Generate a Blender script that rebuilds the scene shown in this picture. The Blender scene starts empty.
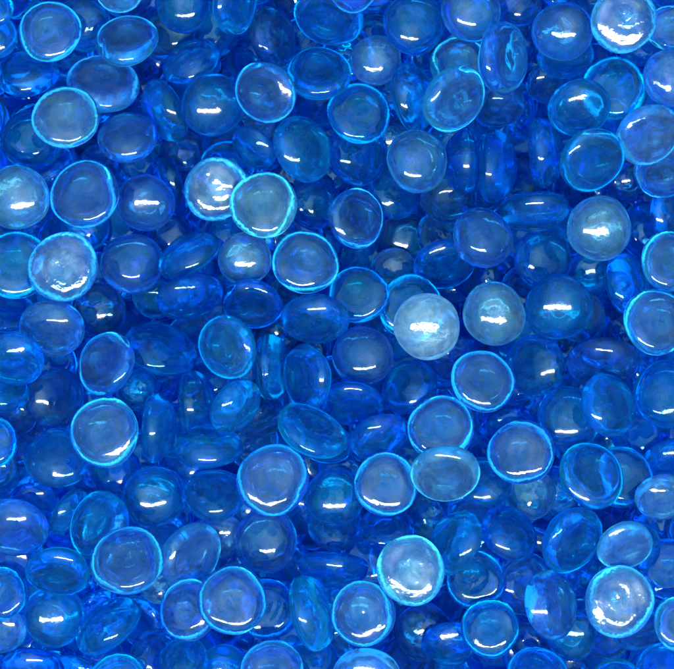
import bpy, math, random
import numpy as np
from mathutils import Vector, Matrix

random.seed(11)
rng = np.random.RandomState(5)
S = 0.00029            # metres per unit; a gem is about 19 mm across
W, H = 674.0, 669.0
CX, CY = W / 2, H / 2
ZC = 1900.0            # camera height in units
Z0 = 170.0              # typical height of the top of the heap

# ---------------------------------------------------------------- the gems seen in the photograph
# x y long short angle pose depth [tone] [gx gy]   (survey squares, each with its own origin, 2.909 to the unit)
K = 1 / 2.909
SURVEY = {
(0, 0): """
120 65 97 96 0 f 0 p
362 108 98 84 0 f 0 p
345 -30 75 62 0 f 0 w
532 20 82 80 0 u 1 m 535 14
245 70 85 82 0 u 2 m 248 48
80 215 95 78 0 u 2 d 68 247
300 240 112 90 15 f 1 s
193 343 100 98 0 f 0 w
550 170 92 70 -25 u 1 m 555 200
475 310 102 55 60 u 1 m
620 308 95 88 0 u 1 m 590 290
370 400 90 80 0 u 1 p 330 432
55 385 95 92 0 u 2 d 30 415
235 558 107 105 0 f 0 p
50 575 98 95 0 u 1 w 50 570
410 580 88 90 0 u 1 p 400 552
628 550 98 94 0 f 1 s
663 488 88 84 0 f 2 m
487 525 82 46 70 u 2 d
535 450 75 70 0 u 3 k 532 455
-30 95 75 70 0 u 2 m
-25 20 60 55 0 f 2 m
""",
(220, 0): """
52 30 92 60 105 f 0 m
152 110 92 68 80 u 1 k 135 103
315 40 108 74 15 f 1 m
385 -15 72 62 0 f 0 p
286 193 103 87 -5 f 0 m
455 157 80 76 90 u 1 w 450 157
565 65 94 88 0 u 1 m 540 85
130 268 98 88 45 f 0 p
405 322 97 92 0 f 1 m
563 262 108 64 80 u 1 m 525 262
238 425 105 86 75 u 1 m 195 430
400 447 98 86 90 u 2 d 370 410
575 465 97 94 0 u 0 p 550 492
100 430 78 52 40 u 2 d
125 592 102 101 0 f 0 w
275 592 78 72 90 u 2 m
398 633 96 84 80 f 1 p
500 400 70 66 0 u 3 k 495 380
665 575 84 74 0 u 2 k 655 563
22 415 78 68 0 u 3 d 20 437
""",
(444, 0): """
82 30 92 90 0 u 0 p 60 32
188 150 111 82 95 f 0 p
215 15 72 66 0 u 2 k 205 25
345 92 92 90 0 u 1 p 370 60
513 70 98 95 0 f 0 s
695 45 74 70 0 f 0 w
305 240 72 60 -20 u 2 k 300 228
485 262 98 94 0 f 1 m
395 312 95 80 0 u 0 m 425 290
350 165 85 60 0 u 2 m
665 222 88 82 0 u 0 s 640 222
608 385 101 86 -20 f 0 s
640 495 97 84 0 f 1 p
438 462 102 90 -30 f 0 m
285 442 108 50 85 u 1 d 280 452
160 462 118 58 90 u 1 d 145 465
68 462 100 40 90 u 1 d 70 462
275 600 106 52 -3 u 1 m 275 605
35 283 108 86 -50 f 0 p
50 172 92 84 0 f 2 w
663 620 86 70 90 u 2 k 590 650
160 305 78 60 0 u 3 k 162 290
530 530 70 64 0 u 3 k 528 495
590 110 80 78 0 u 3 d
""",
(0, 220): """
180 136 107 102 0 f 0 s
40 130 104 100 0 f 1 m
380 125 96 91 0 u 1 p 365 165
245 20 72 66 0 u 2 m 215 35
553 108 100 55 -30 u 1 m 550 125
548 220 102 66 -20 u 1 d 535 215
500 45 66 62 0 u 3 k 508 68
290 262 80 72 0 u 2 k 285 265
146 314 98 86 0 u 1 p 160 325
276 420 103 90 -60 f 0 p
465 378 114 74 20 u 1 d 460 395
30 405 98 80 0 u 1 d -10 410
150 522 96 76 90 u 2 k 130 516
315 612 104 103 0 f 0 p
392 497 66 62 0 u 2 m 390 495
557 540 110 48 88 u 1 m 535 540
460 600 102 42 92 u 1 m 456 605
40 560 76 70 0 u 3 k 40 570
-25 645 82 78 0 f 1 m
20 272 80 58 0 f 2 d
435 225 72 62 0 u 2 m 470 200
600 672 104 55 0 u 1 d 600 690
10 500 80 60 20 u 2 d
""",
(220, 220): """
246 116 103 101 0 f 0 p
72 112 80 72 0 u 2 w 70 110
92 246 92 76 10 f 2 d
402 216 92 90 0 f 1 m
277 286 104 76 5 u 0 m 270 245
505 150 72 66 0 u 3 w 515 140
655 130 96 72 -15 f 2 d
602 310 102 100 0 u 0 i 600 322
555 250 100 92 0 f 2 m
415 396 92 86 0 u 1 p 430 435
552 486 88 74 -40 u 2 d 550 505
250 457 100 70 85 f 0 m
140 428 102 46 88 u 1 m 138 420
36 542 94 58 -55 u 1 m 35 540
122 580 78 52 -25 u 2 k 110 582
268 610 112 70 28 f 0 m
382 536 99 68 5 f 1 d
462 626 92 68 -20 u 1 m 430 640
640 602 99 94 0 f 0 p
20 370 98 88 70 f 0 m
655 435 70 62 0 u 3 k 648 425
20 50 74 68 0 u 3 d 30 90
""",
(444, 220): """
118 48 92 95 0 u 1 p 90 78
290 112 90 82 0 u 2 m 255 132
458 22 99 96 0 u 0 w 458 5
528 192 104 74 70 u 1 d 480 195
695 112 96 92 0 f 0 p
348 252 102 100 0 u 0 m 360 232
150 273 98 97 0 u 0 w 160 270
390 278 84 80 0 u 2 k 430 230
617 296 100 98 0 f 0 p
112 468 97 95 0 f 0 p
270 425 98 84 90 u 1 m 300 440
458 412 110 76 5 u 1 k 470 390
345 570 94 92 0 u 1 m 350 612
487 542 98 84 60 u 0 m 455 550
640 505 104 94 90 u 1 d 655 555
185 605 86 70 -10 u 2 d 190 565
425 155 75 70 0 u 3 d
30 400 75 60 -30 u 3 k 10 410
620 410 80 62 10 u 2 d
""",
(0, 439): """
160 60 104 88 0 u 1 m 145 105
335 95 76 70 0 u 2 d 330 135
450 165 93 96 0 u 1 m 430 187
618 168 95 76 5 u 1 m 610 207
32 260 106 91 0 u 0 p 15 225
282 252 104 88 -60 f 1 m
185 222 80 42 -60 u 2 m
370 352 110 98 0 f 0 p
558 340 106 84 -75 f 1 s
162 394 98 80 5 f 0 d
10 440 82 76 0 f 1 m
152 522 94 86 0 u 1 m 110 540
-5 552 82 76 0 u 2 w 20 520
312 556 112 56 -35 u 1 d 310 575
285 485 78 52 -30 u 2 d 270 505
448 448 70 62 0 u 2 w 445 475
524 542 98 94 -40 f 0 p
368 668 84 78 -30 f 1 m
92 676 96 78 0 u 1 d 60 655
642 278 70 66 0 u 3 w 640 268
508 700 82 66 0 u 1 m
650 668 76 70 0 u 2 d 640 690
85 188 76 62 0 u 3 d 95 185
-15 70 76 70 0 u 2 k 10 65
230 430 78 60 20 u 3 d
""",
(220, 439): """
165 95 103 104 0 f 0 p
312 14 78 64 0 f 2 d
482 126 94 95 0 f 0 p
335 172 88 86 0 u 1 m 330 205
335 258 84 68 0 u 2 m 330 282
131 300 100 93 -30 u 0 p 150 335
328 374 106 52 5 u 1 d 325 355
260 492 112 54 73 u 0 m 255 500
132 498 92 84 0 f 2 d
416 507 98 96 0 f 0 p
557 388 106 105 0 f 0 s
663 112 108 90 5 f 0 w
482 262 88 60 -5 u 2 d 480 293
592 562 90 82 0 u 2 k 600 575
425 695 106 100 0 u 0 w 430 655
145 692 102 100 0 f 0 p
32 475 102 104 0 f 0 p
20 655 74 66 0 u 3 d
340 585 66 58 0 u 3 k 340 590
445 20 80 60 0 u 3 d
270 640 76 68 0 u 3 d
""",
(444, 439): """
228 40 101 96 20 f 0 p
432 106 104 92 40 f 0 m
520 112 98 92 70 f 1 m
250 160 78 76 0 u 2 w 255 197
356 278 104 86 -55 f 0 m
178 264 92 70 30 u 1 d 170 285
40 312 104 66 -60 u 1 m 65 330
90 410 92 88 -60 f 1 m
148 578 91 89 0 f 0 m
238 430 98 92 0 u 2 p 180 470
312 486 104 84 70 u 0 p 275 487
508 298 88 74 -20 f 0 s
580 325 76 72 30 u 1 m 575 350
487 451 105 96 -20 f 0 s
662 182 84 74 0 u 1 w 640 185
652 384 94 86 0 f 2 d
705 548 84 86 0 f 0 p
560 542 84 76 0 u 2 k 560 562
428 644 82 84 0 u 1 m 460 650
278 696 96 80 0 f 1 m
605 636 84 74 0 u 2 m
15 592 84 72 0 u 2 d
255 592 66 60 0 u 3 k 260 600
118 128 84 72 0 u 2 d 105 165
655 62 86 72 0 u 2 d
375 12 70 60 0 u 3 d
"""}

# ---------------------------------------------------------------- gem form (unit radius)
TOP, BOT, PB = 0.56, 0.33, 3.2      # dome height, base depth, flatness of the base

def prof_top(r): return TOP * math.sqrt(max(0.0, 1 - r ** 2.15))
def prof_bot(r): return -BOT * math.sqrt(max(0.0, 1 - r ** PB))

def hull_planes():
    """tangent planes of the turned form: normals and distances"""
    pts = [(math.sin(t), prof_top(math.sin(t))) for t in np.linspace(0, math.pi / 2, 40)]
    pts += [(math.sin(t), prof_bot(math.sin(t))) for t in np.linspace(math.pi / 2, 0, 40)]
    pts = np.array(pts)
    N, D = [], []
    for e in np.linspace(-80, 90, 15):
        er = math.radians(e)
        d = (pts[:, 0] * math.cos(er) + pts[:, 1] * math.sin(er)).max()
        n = 20 if abs(e) < 85 else 1
        for k in range(n):
            az = 2 * math.pi * k / n
            N.append((math.cos(er) * math.cos(az), math.cos(er) * math.sin(az), math.sin(er))); D.append(d)
    N.append((0, 0, -1)); D.append(BOT)
    return np.array(N), np.array(D)
PN, PD = hull_planes()

# ---------------------------------------------------------------- heap: every gem is lowered until it rests on those below
G0, G1 = -250, 924
NG = G1 - G0
height = np.zeros((NG, NG), dtype=np.float32)
owner = np.full((NG, NG), -1, dtype=np.int32)

def surf(R, r, x, y, zs=1.0):
    """grid window with lower and upper surface of a gem of radius r, rotation R, centre x,y, z=0"""
    i0, i1 = int(x - r - 2) - G0, int(x + r + 3) - G0
    j0, j1 = int(y - r - 2) - G0, int(y + r + 3) - G0
    i0, j0 = max(i0, 0), max(j0, 0); i1, j1 = min(i1, NG), min(j1, NG)
    if i1 <= i0 or j1 <= j0: return None
    gx, gy = np.meshgrid(np.arange(i0, i1) + G0 - x, np.arange(j0, j1) + G0 - y, indexing='ij')
    n = (PN / np.array([1.0, 1.0, zs])) @ R.T
    d = PD * r
    up = np.full(gx.shape, 1e6); lo = np.full(gx.shape, -1e6); ok = np.ones(gx.shape, bool)
    for (a, b, c), dd in zip(n, d):
        v = dd - a * gx - b * gy
        if c > 1e-3: up = np.minimum(up, v / c)
        elif c < -1e-3: lo = np.maximum(lo, v / c)
        else: ok &= v > 0
    ok &= up > lo
    return i0, i1, j0, j1, lo, up, ok

def drop(R, r, x, y, zs=1.0):
    q = surf(R, r, x, y, zs)
    if q is None: return 0.0
    i0, i1, j0, j1, lo, up, ok = q
    return float((height[i0:i1, j0:j1] - lo)[ok].max()) + 0.15

def settle(g, ident):
    i0, i1, j0, j1, lo, up, ok = surf(g['R'], g['r'], g['x'], g['y'], g.get('zs', 1.0))
    h = height[i0:i1, j0:j1]; o = owner[i0:i1, j0:j1]
    hi = up + g['z']
    m = ok & (hi > h)
    h[m] = hi[m]; o[m] = ident

def rotation(ang, theta, sgn, face, spin):
    """ang: direction of the long axis, world xy. the short axis is leaned by theta"""
    R = Matrix.Rotation(spin, 3, 'Z')
    if face == 'f': R = Matrix.Rotation(math.pi, 3, 'X') @ R
    R = Matrix.Rotation(sgn * theta, 3, 'X') @ R
    R = Matrix.Rotation(ang, 3, 'Z') @ R
    return R

def persp(px, py, z):
    k = (ZC - z) / (ZC - Z0)
    return (px - CX) * k + CX, (py - CY) * k + CY

gems = []          # world frame: x right, y up (photo y flipped), z to the camera; units, not metres yet
# a hidden bed first
def bed(n, rr, tiltmax, tone='d'):
    pts = []
    tries = 0
    while len(pts) < n and tries < 60000:
        tries += 1
        x, y = rng.uniform(-200, 874), rng.uniform(-200, 869)
        if all((x - a) ** 2 + (y - b) ** 2 > rr * rr for a, b in pts): pts.append((x, y))
    for x, y in pts:
        r = rng.uniform(29, 33.5)
        R = rotation(rng.uniform(0, 6.28), math.radians(rng.uniform(0, tiltmax)), 1, rng.choice(['u', 'f']), rng.uniform(0, 6.28))
        R = np.array(R)
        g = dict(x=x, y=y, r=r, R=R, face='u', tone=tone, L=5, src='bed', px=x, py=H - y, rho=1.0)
        g['z'] = drop(R, r, x, y)
        settle(g, len(gems)); gems.append(g)
bed(450, 54, 28)
bed(300, 62, 40)
def plug():
    c = np.argwhere(height[210:-210, 210:-210] == 0) + 210
    rng.shuffle(c)
    for i, j in c:
        if height[i, j] > 0: continue
        x, y, r = float(i + G0), float(j + G0), rng.uniform(28, 32)
        R = np.array(rotation(rng.uniform(0, 6.28), math.radians(rng.uniform(0, 30)), 1, rng.choice(['u', 'f']), 0.0))
        g = dict(x=x, y=y, r=r, R=R, face='u', tone='m', L=5, src='bed', px=x, py=H - y, rho=1.0)
        g['z'] = drop(R, r, x, y); settle(g, len(gems)); gems.append(g)
plug()

seen = []
for (ox, oy), text in SURVEY.items():
    for line in text.strip().splitlines():
        f = line.split()
        X, Y, a, b, ang = map(float, f[:5])
        face, L, tone = f[5], int(f[6]), f[7]
        gl = (ox + float(f[8]) * K, oy + float(f[9]) * K) if len(f) > 8 else None
        px, py = ox + X * K, oy + Y * K
        a *= K; b *= K
        if b > a: a, b, ang = b, a, ang + 90
        seen.append(dict(px=px, py=py, a=a, b=b, ang=ang, face=face, L=L, tone=tone, gl=gl))

LIGHT_OFF = 5.0
def pose(s):
    rho = min(1.0, s['b'] / s['a'])
    c2 = 0.19
    th = math.asin(min(1.0, math.sqrt(max(0.0, (1 - rho * rho) / (1 - c2)))))
    wa = -math.radians(s['ang'])                       # photo angle to world angle (y flipped)
    minor = (-math.sin(wa), math.cos(wa))              # world direction of the short axis
    # Rotation(+th, X) leans the upper face towards -minor
    if s['gl']:
        dx = s['gl'][0] - s['px']; dy = -(s['gl'][1] - s['py']) + LIGHT_OFF
        m = math.hypot(dx, dy)
        if rho < 0.9:
            sgn = 1 if dx * minor[0] + dy * minor[1] > 0 else -1
        else:
            th2 = math.radians(min(20, m * 1.1))
            if m > 2:
                wa = math.atan2(dy, dx) - math.pi / 2
                th = th2
            sgn = 1
    else:
        sgn = 1 if random.random() < (0.75 if s['face'] == 'u' else 0.5) else -1
        if rho > 0.9:
            if s['face'] == 'f':
                d = math.radians(random.uniform(40, 140))        # towards the far side of the heap
                wa = d + math.pi / 2; sgn = 1
                th = min(th, math.radians(14)) * 0.8 + math.radians(3)
                if s['tone'] == 's':      # these catch the lamp on their rippled face
                    yy = (H / 2 - s['py']) * S
                    lean = (math.degrees(math.atan((yy + .14) / .45)) + math.degrees(math.atan(yy / .53))) / 2 - random.uniform(6.0, 8.5)
                    wa = 0.0; th = math.radians(lean)
            else: th *= 0.7
    return wa, th, sgn

order = sorted(range(len(seen)), key=lambda i: -seen[i]['L'])
for s in seen: s['pose'] = pose(s)

def place(s, base=0):
    wa, th, sgn = s['pose']
    R = np.array(rotation(wa, th, sgn, s['face'], random.uniform(0, 6.28)))
    z = Z0; zs = 1.18 if s['b'] / s['a'] < 0.62 else 1.0
    for _ in range(2):
        wx, wy = persp(s['px'], H - s['py'], z)
        r = s['a'] * (ZC - z) / (ZC - Z0)
        z = drop(R, r, wx, wy, zs)
    g = dict(x=wx, y=wy, z=z, r=r, R=R, face=s['face'], tone=s['tone'], L=s['L'], src='seen', px=s['px'], py=s['py'],
             rho=s['b'] / s['a'], gl=s['gl'], zs=zs)
    settle(g, len(gems)); gems.append(g)

# deep fill where the survey leaves a gap
cov = np.zeros((NG, NG), bool)
for s in seen:
    gx, gy = np.meshgrid(np.arange(NG) + G0 - s['px'], np.arange(NG) + G0 - (H - s['py']), indexing='ij')
    wa = -math.radians(s['ang']); u = gx * math.cos(wa) + gy * math.sin(wa); v = -gx * math.sin(wa) + gy * math.cos(wa)
    cov |= (u / s['a']) ** 2 + (v / s['b']) ** 2 < 1.0
gaps = []
cand = np.argwhere(~cov)
cand = cand[(cand[:, 0] + G0 > -65) & (cand[:, 0] + G0 < W + 65) & (cand[:, 1] + G0 > -65) & (cand[:, 1] + G0 < H + 65)]
rng.shuffle(cand)
for i, j in cand:
    x, y = i + G0, j + G0
    # prefer the middle of a gap
    if (~cov[max(i - 4, 0):i + 5, max(j - 4, 0):j + 5]).mean() < 0.75: continue
    if all((x - a) ** 2 + (y - b) ** 2 > 38 ** 2 for a, b in gaps): gaps.append((x, y))
for x, y in gaps:
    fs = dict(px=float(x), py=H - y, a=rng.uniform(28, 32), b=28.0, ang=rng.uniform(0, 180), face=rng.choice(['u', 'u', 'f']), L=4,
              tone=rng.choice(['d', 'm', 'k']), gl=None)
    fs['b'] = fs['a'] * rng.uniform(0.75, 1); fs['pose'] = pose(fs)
    place(fs)
for i in order[:len(order) * 2 // 3]: place(seen[i])
# the heap goes on past the edges of the picture
ring = []
for _ in range(7000):
    x, y = rng.uniform(-190, W + 190), rng.uniform(-190, H + 190)
    if -38 < x < W + 38 and -38 < y < H + 38: continue
    if all((x - a) ** 2 + (y - b) ** 2 > 44 ** 2 for a, b in ring): ring.append((x, y))
for x, y in ring:
    fs = dict(px=x, py=y, a=rng.uniform(30, 33), ang=rng.uniform(0, 180), face=rng.choice(['u', 'f']), L=4, tone='m', gl=None)
    fs['b'] = fs['a'] * rng.uniform(0.75, 1); fs['pose'] = pose(fs)
    place(fs)
for i in order[len(order) * 2 // 3:]: place(seen[i])

print('gaps', len(gaps), 'seen', len(seen), 'all', len(gems), 'zmax', max(g['z'] for g in gems),
      'z by level', [(L, round(float(np.mean([g['z'] for g in gems if g['L'] == L])))) for L in range(6)])

# ---------------------------------------------------------------- gem meshes
def gem_mesh(name, seed, wrinkle, NS=72, NR=22):
    rr = random.Random(seed)
    ph = [rr.uniform(0, 6.28) for _ in range(12)]
    el = rr.uniform(0.0, 0.06)
    hs = rr.uniform(0.93, 1.0)
    cxo, cyo = rr.uniform(-.12, .12), rr.uniform(-.12, .12)
    kx = [rr.uniform(-5, 5) for _ in range(10)]; ky = [rr.uniform(-5, 5) for _ in range(10)]
    def wob(x, y, z):
        az = math.atan2(y, x); r0 = math.hypot(x, y)
        rad = 1 - el * (0.5 + 0.5 * math.cos(2 * az + ph[0])) - 0.012 * (1 + math.sin(3 * az + ph[1])) - 0.006 * (1 + math.sin(5 * az + ph[2]))
        zz = z * hs
        if r0 > 0.6: zz *= 1 + (r0 - 0.6) * (0.22 * math.sin(az + ph[9]) + 0.2 * math.sin(2 * az + ph[10]) + 0.15 * math.sin(3 * az + ph[11]) - 0.2)
        r = math.hypot(x, y)
        if z < 0:      # the base: a shallow dished centre and slumped ripples
            rb = 0.82 * (1 + 0.07 * math.sin(az + ph[6]) + 0.045 * math.sin(2 * az + ph[7]) + 0.03 * math.sin(5 * az + ph[8]))
            m = max(0.0, 1 - (r / rb) ** 2) ** 1.0
            d = 0.02 * m
            ex, ey = x - cxo, y - cyo
            er = math.hypot(ex, ey * 1.25)
            q = sum(math.sin(kx[k] * x + ky[k] * y + ph[k]) for k in range(6)) / 6
            d += wrinkle * m * (0.5 + 0.5 * math.sin(er * 15 + 3.5 * q + ph[3])) * 0.012 * (0.3 + 0.7 * abs(math.sin(az + ph[4])))
            d += wrinkle * m * (0.5 + 0.5 * q) * 0.05
            zz = min(-0.02, zz + d) if r < rb else zz
        else:
            zz -= 0.012 * (0.5 + 0.5 * math.sin(kx[1] * x * .5 + ky[1] * y * .5 + ph[5])) * (1 - r)
        return (x * rad, y * rad, zz)
    V, F = [wob(0, 0, prof_top(0))], []
    rings = []
    for k in range(1, NR + 1):
        r = math.sin(math.pi / 2 * k / NR); rings.append((r, prof_top(r)))
    for k in range(NR - 1, 0, -1):
        t = k / NR; r = math.sin(math.pi / 2 * t)
        rings.append((r, prof_bot(r)))
    # more rings across the flat base
    last = rings[-1][0]
    rings += [(last * f, prof_bot(last * f)) for f in (.5,)]
    for r, z in rings:
        for s in range(NS):
            a = 2 * math.pi * s / NS
            V.append(wob(r * math.cos(a), r * math.sin(a), z if abs(z) > 1e-6 else 0.0))
    V.append(wob(0, 0, prof_bot(0)))
    for s in range(NS): F.append((0, 1 + s, 1 + (s + 1) % NS))
    for k in range(len(rings) - 1):
        for s in range(NS):
            a = 1 + k * NS + s; b = 1 + k * NS + (s + 1) % NS
            F.append((a, a + NS, b + NS, b))
    e = 1 + (len(rings) - 1) * NS
    for s in range(NS): F.append((len(V) - 1, e + (s + 1) % NS, e + s))
    me = bpy.data.meshes.new(name)
    me.from_pydata(V, [], F); me.update()
    me.shade_smooth()
    return me

# ---------------------------------------------------------------- materials
def glass_material(name, rough, haze, hazecol, rip=0.08, lustre=0.045):
    m = bpy.data.materials.new(name); m.use_nodes = True
    nt = m.node_tree; nt.nodes.clear(); N = nt.nodes.new; Lk = nt.links.new
    out = N('ShaderNodeOutputMaterial')
    oi = N('ShaderNodeObjectInfo'); tc = N('ShaderNodeTexCoord')
    add = N('ShaderNodeVectorMath'); add.operation = 'ADD'
    sc = N('ShaderNodeVectorMath'); sc.operation = 'SCALE'; sc.inputs[0].default_value = (37, 91, 53)
    Lk(oi.outputs['Random'], sc.inputs['Scale']); Lk(tc.outputs['Object'], add.inputs[0]); Lk(sc.outputs[0], add.inputs[1])
    n1 = N('ShaderNodeTexNoise'); n1.inputs['Scale'].default_value = 1.7; n1.inputs['Detail'].default_value = 2; n1.inputs['Distortion'].default_value = 0.6
    n2 = N('ShaderNodeTexNoise'); n2.inputs['Scale'].default_value = 16; n2.inputs['Detail'].default_value = 2
    for n in (n1, n2): Lk(add.outputs[0], n.inputs['Vector'])
    mx = N('ShaderNodeMath'); mx.operation = 'MULTIPLY_ADD'; mx.inputs[1].default_value = 0.16
    Lk(n2.outputs['Fac'], mx.inputs[0]); Lk(n1.outputs['Fac'], mx.inputs[2])
    bump = N('ShaderNodeBump'); bump.inputs['Strength'].default_value = rip; bump.inputs['Distance'].default_value = 0.12 * 33 * S
    Lk(mx.outputs[0], bump.inputs['Height'])
    gl = N('ShaderNodeBsdfGlass'); gl.inputs['IOR'].default_value = 1.50; gl.inputs['Roughness'].default_value = rough
    Lk(oi.outputs['Color'], gl.inputs['Color']); Lk(bump.outputs[0], gl.inputs['Normal'])
    # faint lustre on the skin of the glass
    lw = N('ShaderNodeFresnel'); lw.inputs['IOR'].default_value = 1.35
    gs = N('ShaderNodeBsdfGlossy'); gs.inputs['Roughness'].default_value = 0.10; gs.inputs['Color'].default_value = (.88, .90, .92, 1)
    Lk(bump.outputs[0], gs.inputs['Normal'])
    n3 = N('ShaderNodeTexNoise'); n3.inputs['Scale'].default_value = 1.4; n3.inputs['Detail'].default_value = 4; Lk(add.outputs[0], n3.inputs['Vector'])
    mr = N('ShaderNodeMapRange'); mr.inputs['From Min'].default_value = .4; mr.inputs['From Max'].default_value = .65
    mr.inputs['To Min'].default_value = 0.005; mr.inputs['To Max'].default_value = lustre
    Lk(n3.outputs['Fac'], mr.inputs['Value'])
    m1 = N('ShaderNodeMixShader'); Lk(mr.outputs[0], m1.inputs[0]); Lk(gl.outputs[0], m1.inputs[1]); Lk(gs.outputs[0], m1.inputs[2])
    # dust specks
    vo = N('ShaderNodeTexVoronoi'); vo.inputs['Scale'].default_value = 13; Lk(add.outputs[0], vo.inputs['Vector'])
    vl = N('ShaderNodeMath'); vl.operation = 'LESS_THAN'; vl.inputs[1].default_value = 0.08; Lk(vo.outputs['Distance'], vl.inputs[0])
    wn = N('ShaderNodeTexWhiteNoise'); Lk(vo.outputs['Position'], wn.inputs['Vector'])
    gt = N('ShaderNodeMath'); gt.operation = 'GREATER_THAN'; gt.inputs[1].default_value = 0.82; Lk(wn.outputs['Value'], gt.inputs[0])
    mm = N('ShaderNodeMath'); mm.operation = 'MULTIPLY'; Lk(vl.outputs[0], mm.inputs[0]); Lk(gt.outputs[0], mm.inputs[1])
    m3 = N('ShaderNodeMath'); m3.operation = 'MULTIPLY'; m3.inputs[1].default_value = 0.35; Lk(mm.outputs[0], m3.inputs[0])
    df = N('ShaderNodeBsdfDiffuse'); df.inputs['Color'].default_value = (.6, .75, .85, 1)
    m2 = N('ShaderNodeMixShader'); Lk(m3.outputs[0], m2.inputs[0]); Lk(m1.outputs[0], m2.inputs[1]); Lk(df.outputs[0], m2.inputs[2])
    # a little haze in the glass body
    hz = N('ShaderNodeMixRGB'); hz.blend_type = 'MULTIPLY'; hz.inputs[0].default_value = 1; hz.inputs[2].default_value = hazecol
    Lk(oi.outputs['Color'], hz.inputs[1])
    tr = N('ShaderNodeBsdfTranslucent'); Lk(hz.outputs[0], tr.inputs['Color'])
    d2 = N('ShaderNodeBsdfDiffuse'); Lk(hz.outputs[0], d2.inputs['Color'])
    mh = N('ShaderNodeMixShader'); mh.inputs[0].default_value = 0.5; Lk(tr.outputs[0], mh.inputs[1]); Lk(d2.outputs[0], mh.inputs[2])
    m4 = N('ShaderNodeMixShader'); hm = N('ShaderNodeMapRange'); hm.inputs['From Min'].default_value = .42; hm.inputs['From Max'].default_value = .62
    hm.inputs['To Min'].default_value = haze * 0.65; hm.inputs['To Max'].default_value = haze * 1.45
    n4 = N('ShaderNodeTexNoise'); n4.inputs['Scale'].default_value = 2.3; n4.inputs['Detail'].default_value = 4; n4.inputs['Distortion'].default_value = 1.2
    Lk(add.outputs[0], n4.inputs['Vector']); Lk(n4.outputs['Fac'], hm.inputs['Value']); Lk(hm.outputs[0], m4.inputs[0]); Lk(m2.outputs[0], m4.inputs[1]); Lk(mh.outputs[0], m4.inputs[2])
    Lk(m4.outputs[0], out.inputs['Surface'])
    return m
GLASS = glass_material('blue_glass', 0.035, 0.032, (.45, .72, 1.0, 1))
GLASS_PALE = glass_material('pale_glass', 0.05, 0.045, (.65, .90, 1.0, 1), 0.12, 0.07)
GLASS_RIPPLED = glass_material('rippled_glass', 0.10, 0.035, (.7, .88, 1.0, 1), 0.24, 0.15)
GLASS_ICY = glass_material('frosted_glass', 0.06, 0.115, (.66, .95, 1.0, 1), 0.25, 0.10)
GLASS_OF = {'w': GLASS_PALE, 's': GLASS_RIPPLED, 'i': GLASS_ICY}

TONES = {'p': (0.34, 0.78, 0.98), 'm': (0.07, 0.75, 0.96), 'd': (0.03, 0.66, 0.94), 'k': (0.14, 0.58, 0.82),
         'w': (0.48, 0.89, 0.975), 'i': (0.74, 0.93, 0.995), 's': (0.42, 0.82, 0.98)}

plain = [gem_mesh('glass_gem', 100 + k, 1.15) for k in range(16)]
low = [gem_mesh('glass_gem_beneath', 300 + k, 0.8, 36, 12) for k in range(8)]
swirl = [gem_mesh('glass_gem_rippled', 200 + k, 1.5) for k in range(6)]
for me in plain + swirl: me.materials.append(GLASS)

# ---------------------------------------------------------------- labels
LAND = [   # photo x, y, full label, the way neighbours refer to it
 (428, 326, 'icy white glass gem with a bright bar of light, right of the middle', 'the icy white gem'),
 (411, 573, 'round glass gem with a pinkish white swirl inside a clear blue ring, lower middle', 'the pink-swirled gem'),
 (611, 594, 'flat-side-up glass gem with a thick cyan rim, near the lower right corner', 'the thick-rimmed gem near the lower right corner'),
 (62, 267, 'round gem full of crumpled white reflections near the left edge', 'the crumpled-looking gem near the left edge'),
 (216, 189, 'silvery rippled gem tucked under a pale ringed gem in the upper left', 'the silvery rippled gem'),
 (620, 24, 'pale gem with contour-like swirls across its flat face near the upper right corner', 'the gem with contour-like swirls'),
 (601, 229, 'milky silver domed gem below the slanting ones in the upper right of the photo', 'the milky silver gem in the upper right'),
 (496, 314, 'whitish domed gem with two glints, just right of the icy white one', 'the whitish domed gem'),
 (499, 155, 'deep blue gem standing on edge, middle and thickest of three upright gems', 'the thick upright gem'),
 (67, 118, 'greyish pale gem lying flat with a clean ring, near the upper left corner', 'the greyish ringed gem'),
 (277, 472, 'pale round gem with a glowing lower rim, lying flat left of the lower middle', 'the round gem with a glowing lower rim'),
 (311, 428, 'mid-blue oval gem slanting down to the right, just below the middle of the photo', 'the slanting oval gem below the middle'),
]
SHADE = {'p': 'pale blue', 'm': 'mid-blue', 'd': 'deep blue', 'k': 'dark smoky blue', 'w': 'whitish pale blue', 'i': 'icy white', 's': 'pale swirled'}
used = set()
def where(g, n):
    best = None
    for lx, ly, _, ref in LAND:
        dx, dy = g['px'] - lx, g['py'] - ly
        d = math.hypot(dx, dy)
        if 14 < d < 78 and (best is None or d < best[0]):
            k = int(round(math.degrees(math.atan2(dy, dx)) / 45)) % 8
            best = (d, ('just right of', 'to the lower right of', 'just below', 'to the lower left of', 'just left of',
                        'to the upper left of', 'just above', 'to the upper right of')[k] + ' ' + ref)
    return best[1] if best else None
def look(g):
    sh = SHADE[g['tone']]
    if g['src'] == 'bed' or g['L'] >= 4: return sh + ' glass gem sunk in a gap'
    if g['rho'] < 0.62: return sh + ' glass gem standing on edge'
    if g['rho'] < 0.86: return sh + (' tilted gem, flat side up' if g['face'] == 'f' else ' tilted domed gem')
    return sh + (' gem lying flat side up' if g['face'] == 'f' else ' round domed gem')
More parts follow.
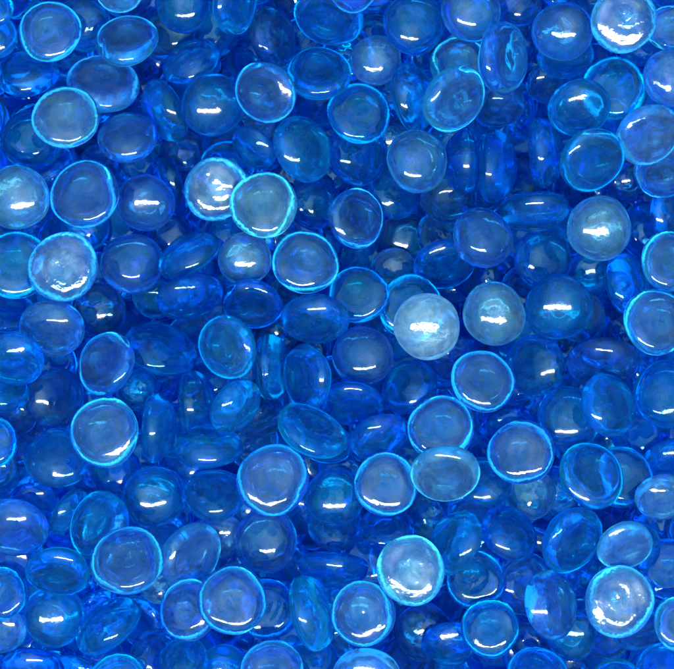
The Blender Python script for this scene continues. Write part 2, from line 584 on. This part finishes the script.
def label_for(g, n):
    a, b = g['px'] / W * 100, g['py'] / H * 100
    for lx, ly, full, ref in LAND:
        if g['src'] == 'seen' and g['L'] < 4 and math.hypot(g['px'] - lx, g['py'] - ly) < 9 and full not in used:
            used.add(full); return full
    w_ = where(g, n)
    if w_:
        t = look(g) + ', ' + w_
        if t not in used and len(t.split()) <= 16:
            used.add(t); return t
    a_, b_ = max(0, min(100, a)), max(0, min(100, b))
    for pa, pb in ((round(a_), round(b_)), (round(a_, 1), round(b_, 1))):
        t = '%s, %s%% across, %s%% down the photo' % (look(g), pa, pb)
        if t not in used: break
    used.add(t)
    return t

vis = np.bincount(owner[(owner >= 0)].ravel(), minlength=len(gems))
win = owner[-G0:int(-G0 + W), -G0:int(-G0 + H)]
vis = np.bincount(win[win >= 0].ravel(), minlength=len(gems))
ids = [i for i in range(len(gems)) if vis[i] > 0]
ids.sort(key=lambda i: -vis[i])
single = set(ids[:300])
print('visible', len(ids), 'single', len(single), 'smallest', vis[ids[min(299, len(ids) - 1)]])

col = bpy.context.scene.collection
LABEL = {n: label_for(gems[n], n) for n in sorted(single, key=lambda n: (gems[n]['L'], -vis[n]))}
assert len(set(LABEL.values())) == len(LABEL)
rest = []
for n, g in enumerate(gems):
    if g['tone'] in 'si': me = swirl[n % len(swirl)]
    else: me = plain[n % len(plain)]
    r = g['r'] * S
    M = Matrix.Translation(Vector(((g['x'] - CX) * S, (g['y'] - CY) * S, g['z'] * S))) @ Matrix([list(map(float, q)) for q in g['R']]).to_4x4() @ Matrix.Diagonal((r, r, r * g.get('zs', 1.0), 1))
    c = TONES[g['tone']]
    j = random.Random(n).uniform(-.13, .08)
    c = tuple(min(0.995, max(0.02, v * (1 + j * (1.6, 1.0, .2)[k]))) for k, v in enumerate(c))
    if n in single:
        o = bpy.data.objects.new('glass_gem', me)
        if g['tone'] in GLASS_OF:
            o.material_slots[0].link = 'OBJECT'; o.material_slots[0].material = GLASS_OF[g['tone']]
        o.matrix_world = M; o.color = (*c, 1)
        o['label'] = LABEL[n]; o['category'] = 'glass gem'; o['group'] = 'blue glass gems heaped in a pile'
        col.objects.link(o)
    else:
        rest.append((M, low[n % len(low)]))
if rest:
    V, F = [], []
    for M, me in rest:
        b = len(V)
        V += [tuple(M @ v.co) for v in me.vertices]
        F += [tuple(b + i for i in p.vertices) for p in me.polygons]
    me = bpy.data.meshes.new('gems_beneath'); me.from_pydata(V, [], F); me.update(); me.shade_smooth(); me.materials.append(GLASS)
    o = bpy.data.objects.new('gems_beneath', me); o.color = (*TONES['d'], 1)
    o['kind'] = 'stuff'; o['label'] = 'deep blue glass gems packed beneath the ones on top'; o['category'] = 'glass gems'
    col.objects.link(o)

# ---------------------------------------------------------------- the ground under the heap
me = bpy.data.meshes.new('ground')
e = 2.0
me.from_pydata([(-e, -e, 0), (e, -e, 0), (e, e, 0), (-e, e, 0)], [], [(0, 1, 2, 3)])
m = bpy.data.materials.new('ground_blue'); m.use_nodes = True
nt = m.node_tree; b = nt.nodes['Principled BSDF']; b.inputs['Roughness'].default_value = 0.9; b.inputs['Specular IOR Level'].default_value = 0.0
no = nt.nodes.new('ShaderNodeTexNoise'); no.inputs['Scale'].default_value = 60
cr = nt.nodes.new('ShaderNodeValToRGB'); cr.color_ramp.elements[0].color = (.02, .34, .74, 1); cr.color_ramp.elements[1].color = (.04, .44, .84, 1)
nt.links.new(no.outputs['Fac'], cr.inputs[0]); nt.links.new(cr.outputs[0], b.inputs['Base Color'])
me.materials.append(m)
o = bpy.data.objects.new('ground', me); o['kind'] = 'structure'; col.objects.link(o)

# ---------------------------------------------------------------- light
sc = bpy.context.scene
w = bpy.data.worlds.new('World'); sc.world = w; w.use_nodes = True
nt = w.node_tree; bg = nt.nodes['Background']
tc = nt.nodes.new('ShaderNodeTexCoord'); sp = nt.nodes.new('ShaderNodeSeparateXYZ'); nt.links.new(tc.outputs['Generated'], sp.inputs[0])
cr = nt.nodes.new('ShaderNodeValToRGB'); nt.links.new(sp.outputs['Z'], cr.inputs[0])
E = cr.color_ramp.elements
E[0].position = 0.0; E[0].color = (.05, .07, .10, 1)
E[1].position = .98; E[1].color = (.84, 1.16, 1.28, 1)
x = E.new(.55); x.color = (.08, .19, .28, 1)
x = E.new(.91); x.color = (.34, .70, .88, 1)
nt.links.new(cr.outputs[0], bg.inputs['Color']); bg.inputs['Strength'].default_value = 1.95

for sx in (-1, 1):
    ld = bpy.data.lights.new('strip_lamp', 'AREA'); ld.shape = 'RECTANGLE'; ld.size = 0.19; ld.size_y = 0.034
    ld.energy = 4.0; ld.color = (1, .97, .94)
    lo = bpy.data.objects.new('strip_lamp', ld); col.objects.link(lo)
    p = Vector((sx * 0.105, -0.14, 0.52)); lo.location = p
    lo.rotation_euler = (Vector((sx * 0.105, 0, 0.02)) - p).to_track_quat('-Z', 'Y').to_euler()

# ---------------------------------------------------------------- camera
cd = bpy.data.cameras.new('camera'); cam = bpy.data.objects.new('camera', cd); col.objects.link(cam)
cam.location = (0, 0, ZC * S); cam.rotation_euler = (0, 0, 0)
cd.sensor_fit = 'HORIZONTAL'; cd.sensor_width = 36
cd.lens = 36 * (ZC - Z0) / W
cd.clip_start = 0.01; cd.clip_end = 50
sc.camera = cam

sc.view_settings.view_transform = 'Standard'; sc.view_settings.look = 'None'; sc.view_settings.exposure = 0
sc.render.engine = 'CYCLES'
c = sc.cycles
c.max_bounces = 13; c.transmission_bounces = 13; c.glossy_bounces = 8; c.diffuse_bounces = 3
c.caustics_refractive = True; c.caustics_reflective = True; c.blur_glossy = 0.3
c.sample_clamp_indirect = 6; c.use_denoising = True
c.use_adaptive_sampling = True; c.adaptive_threshold = 0.06
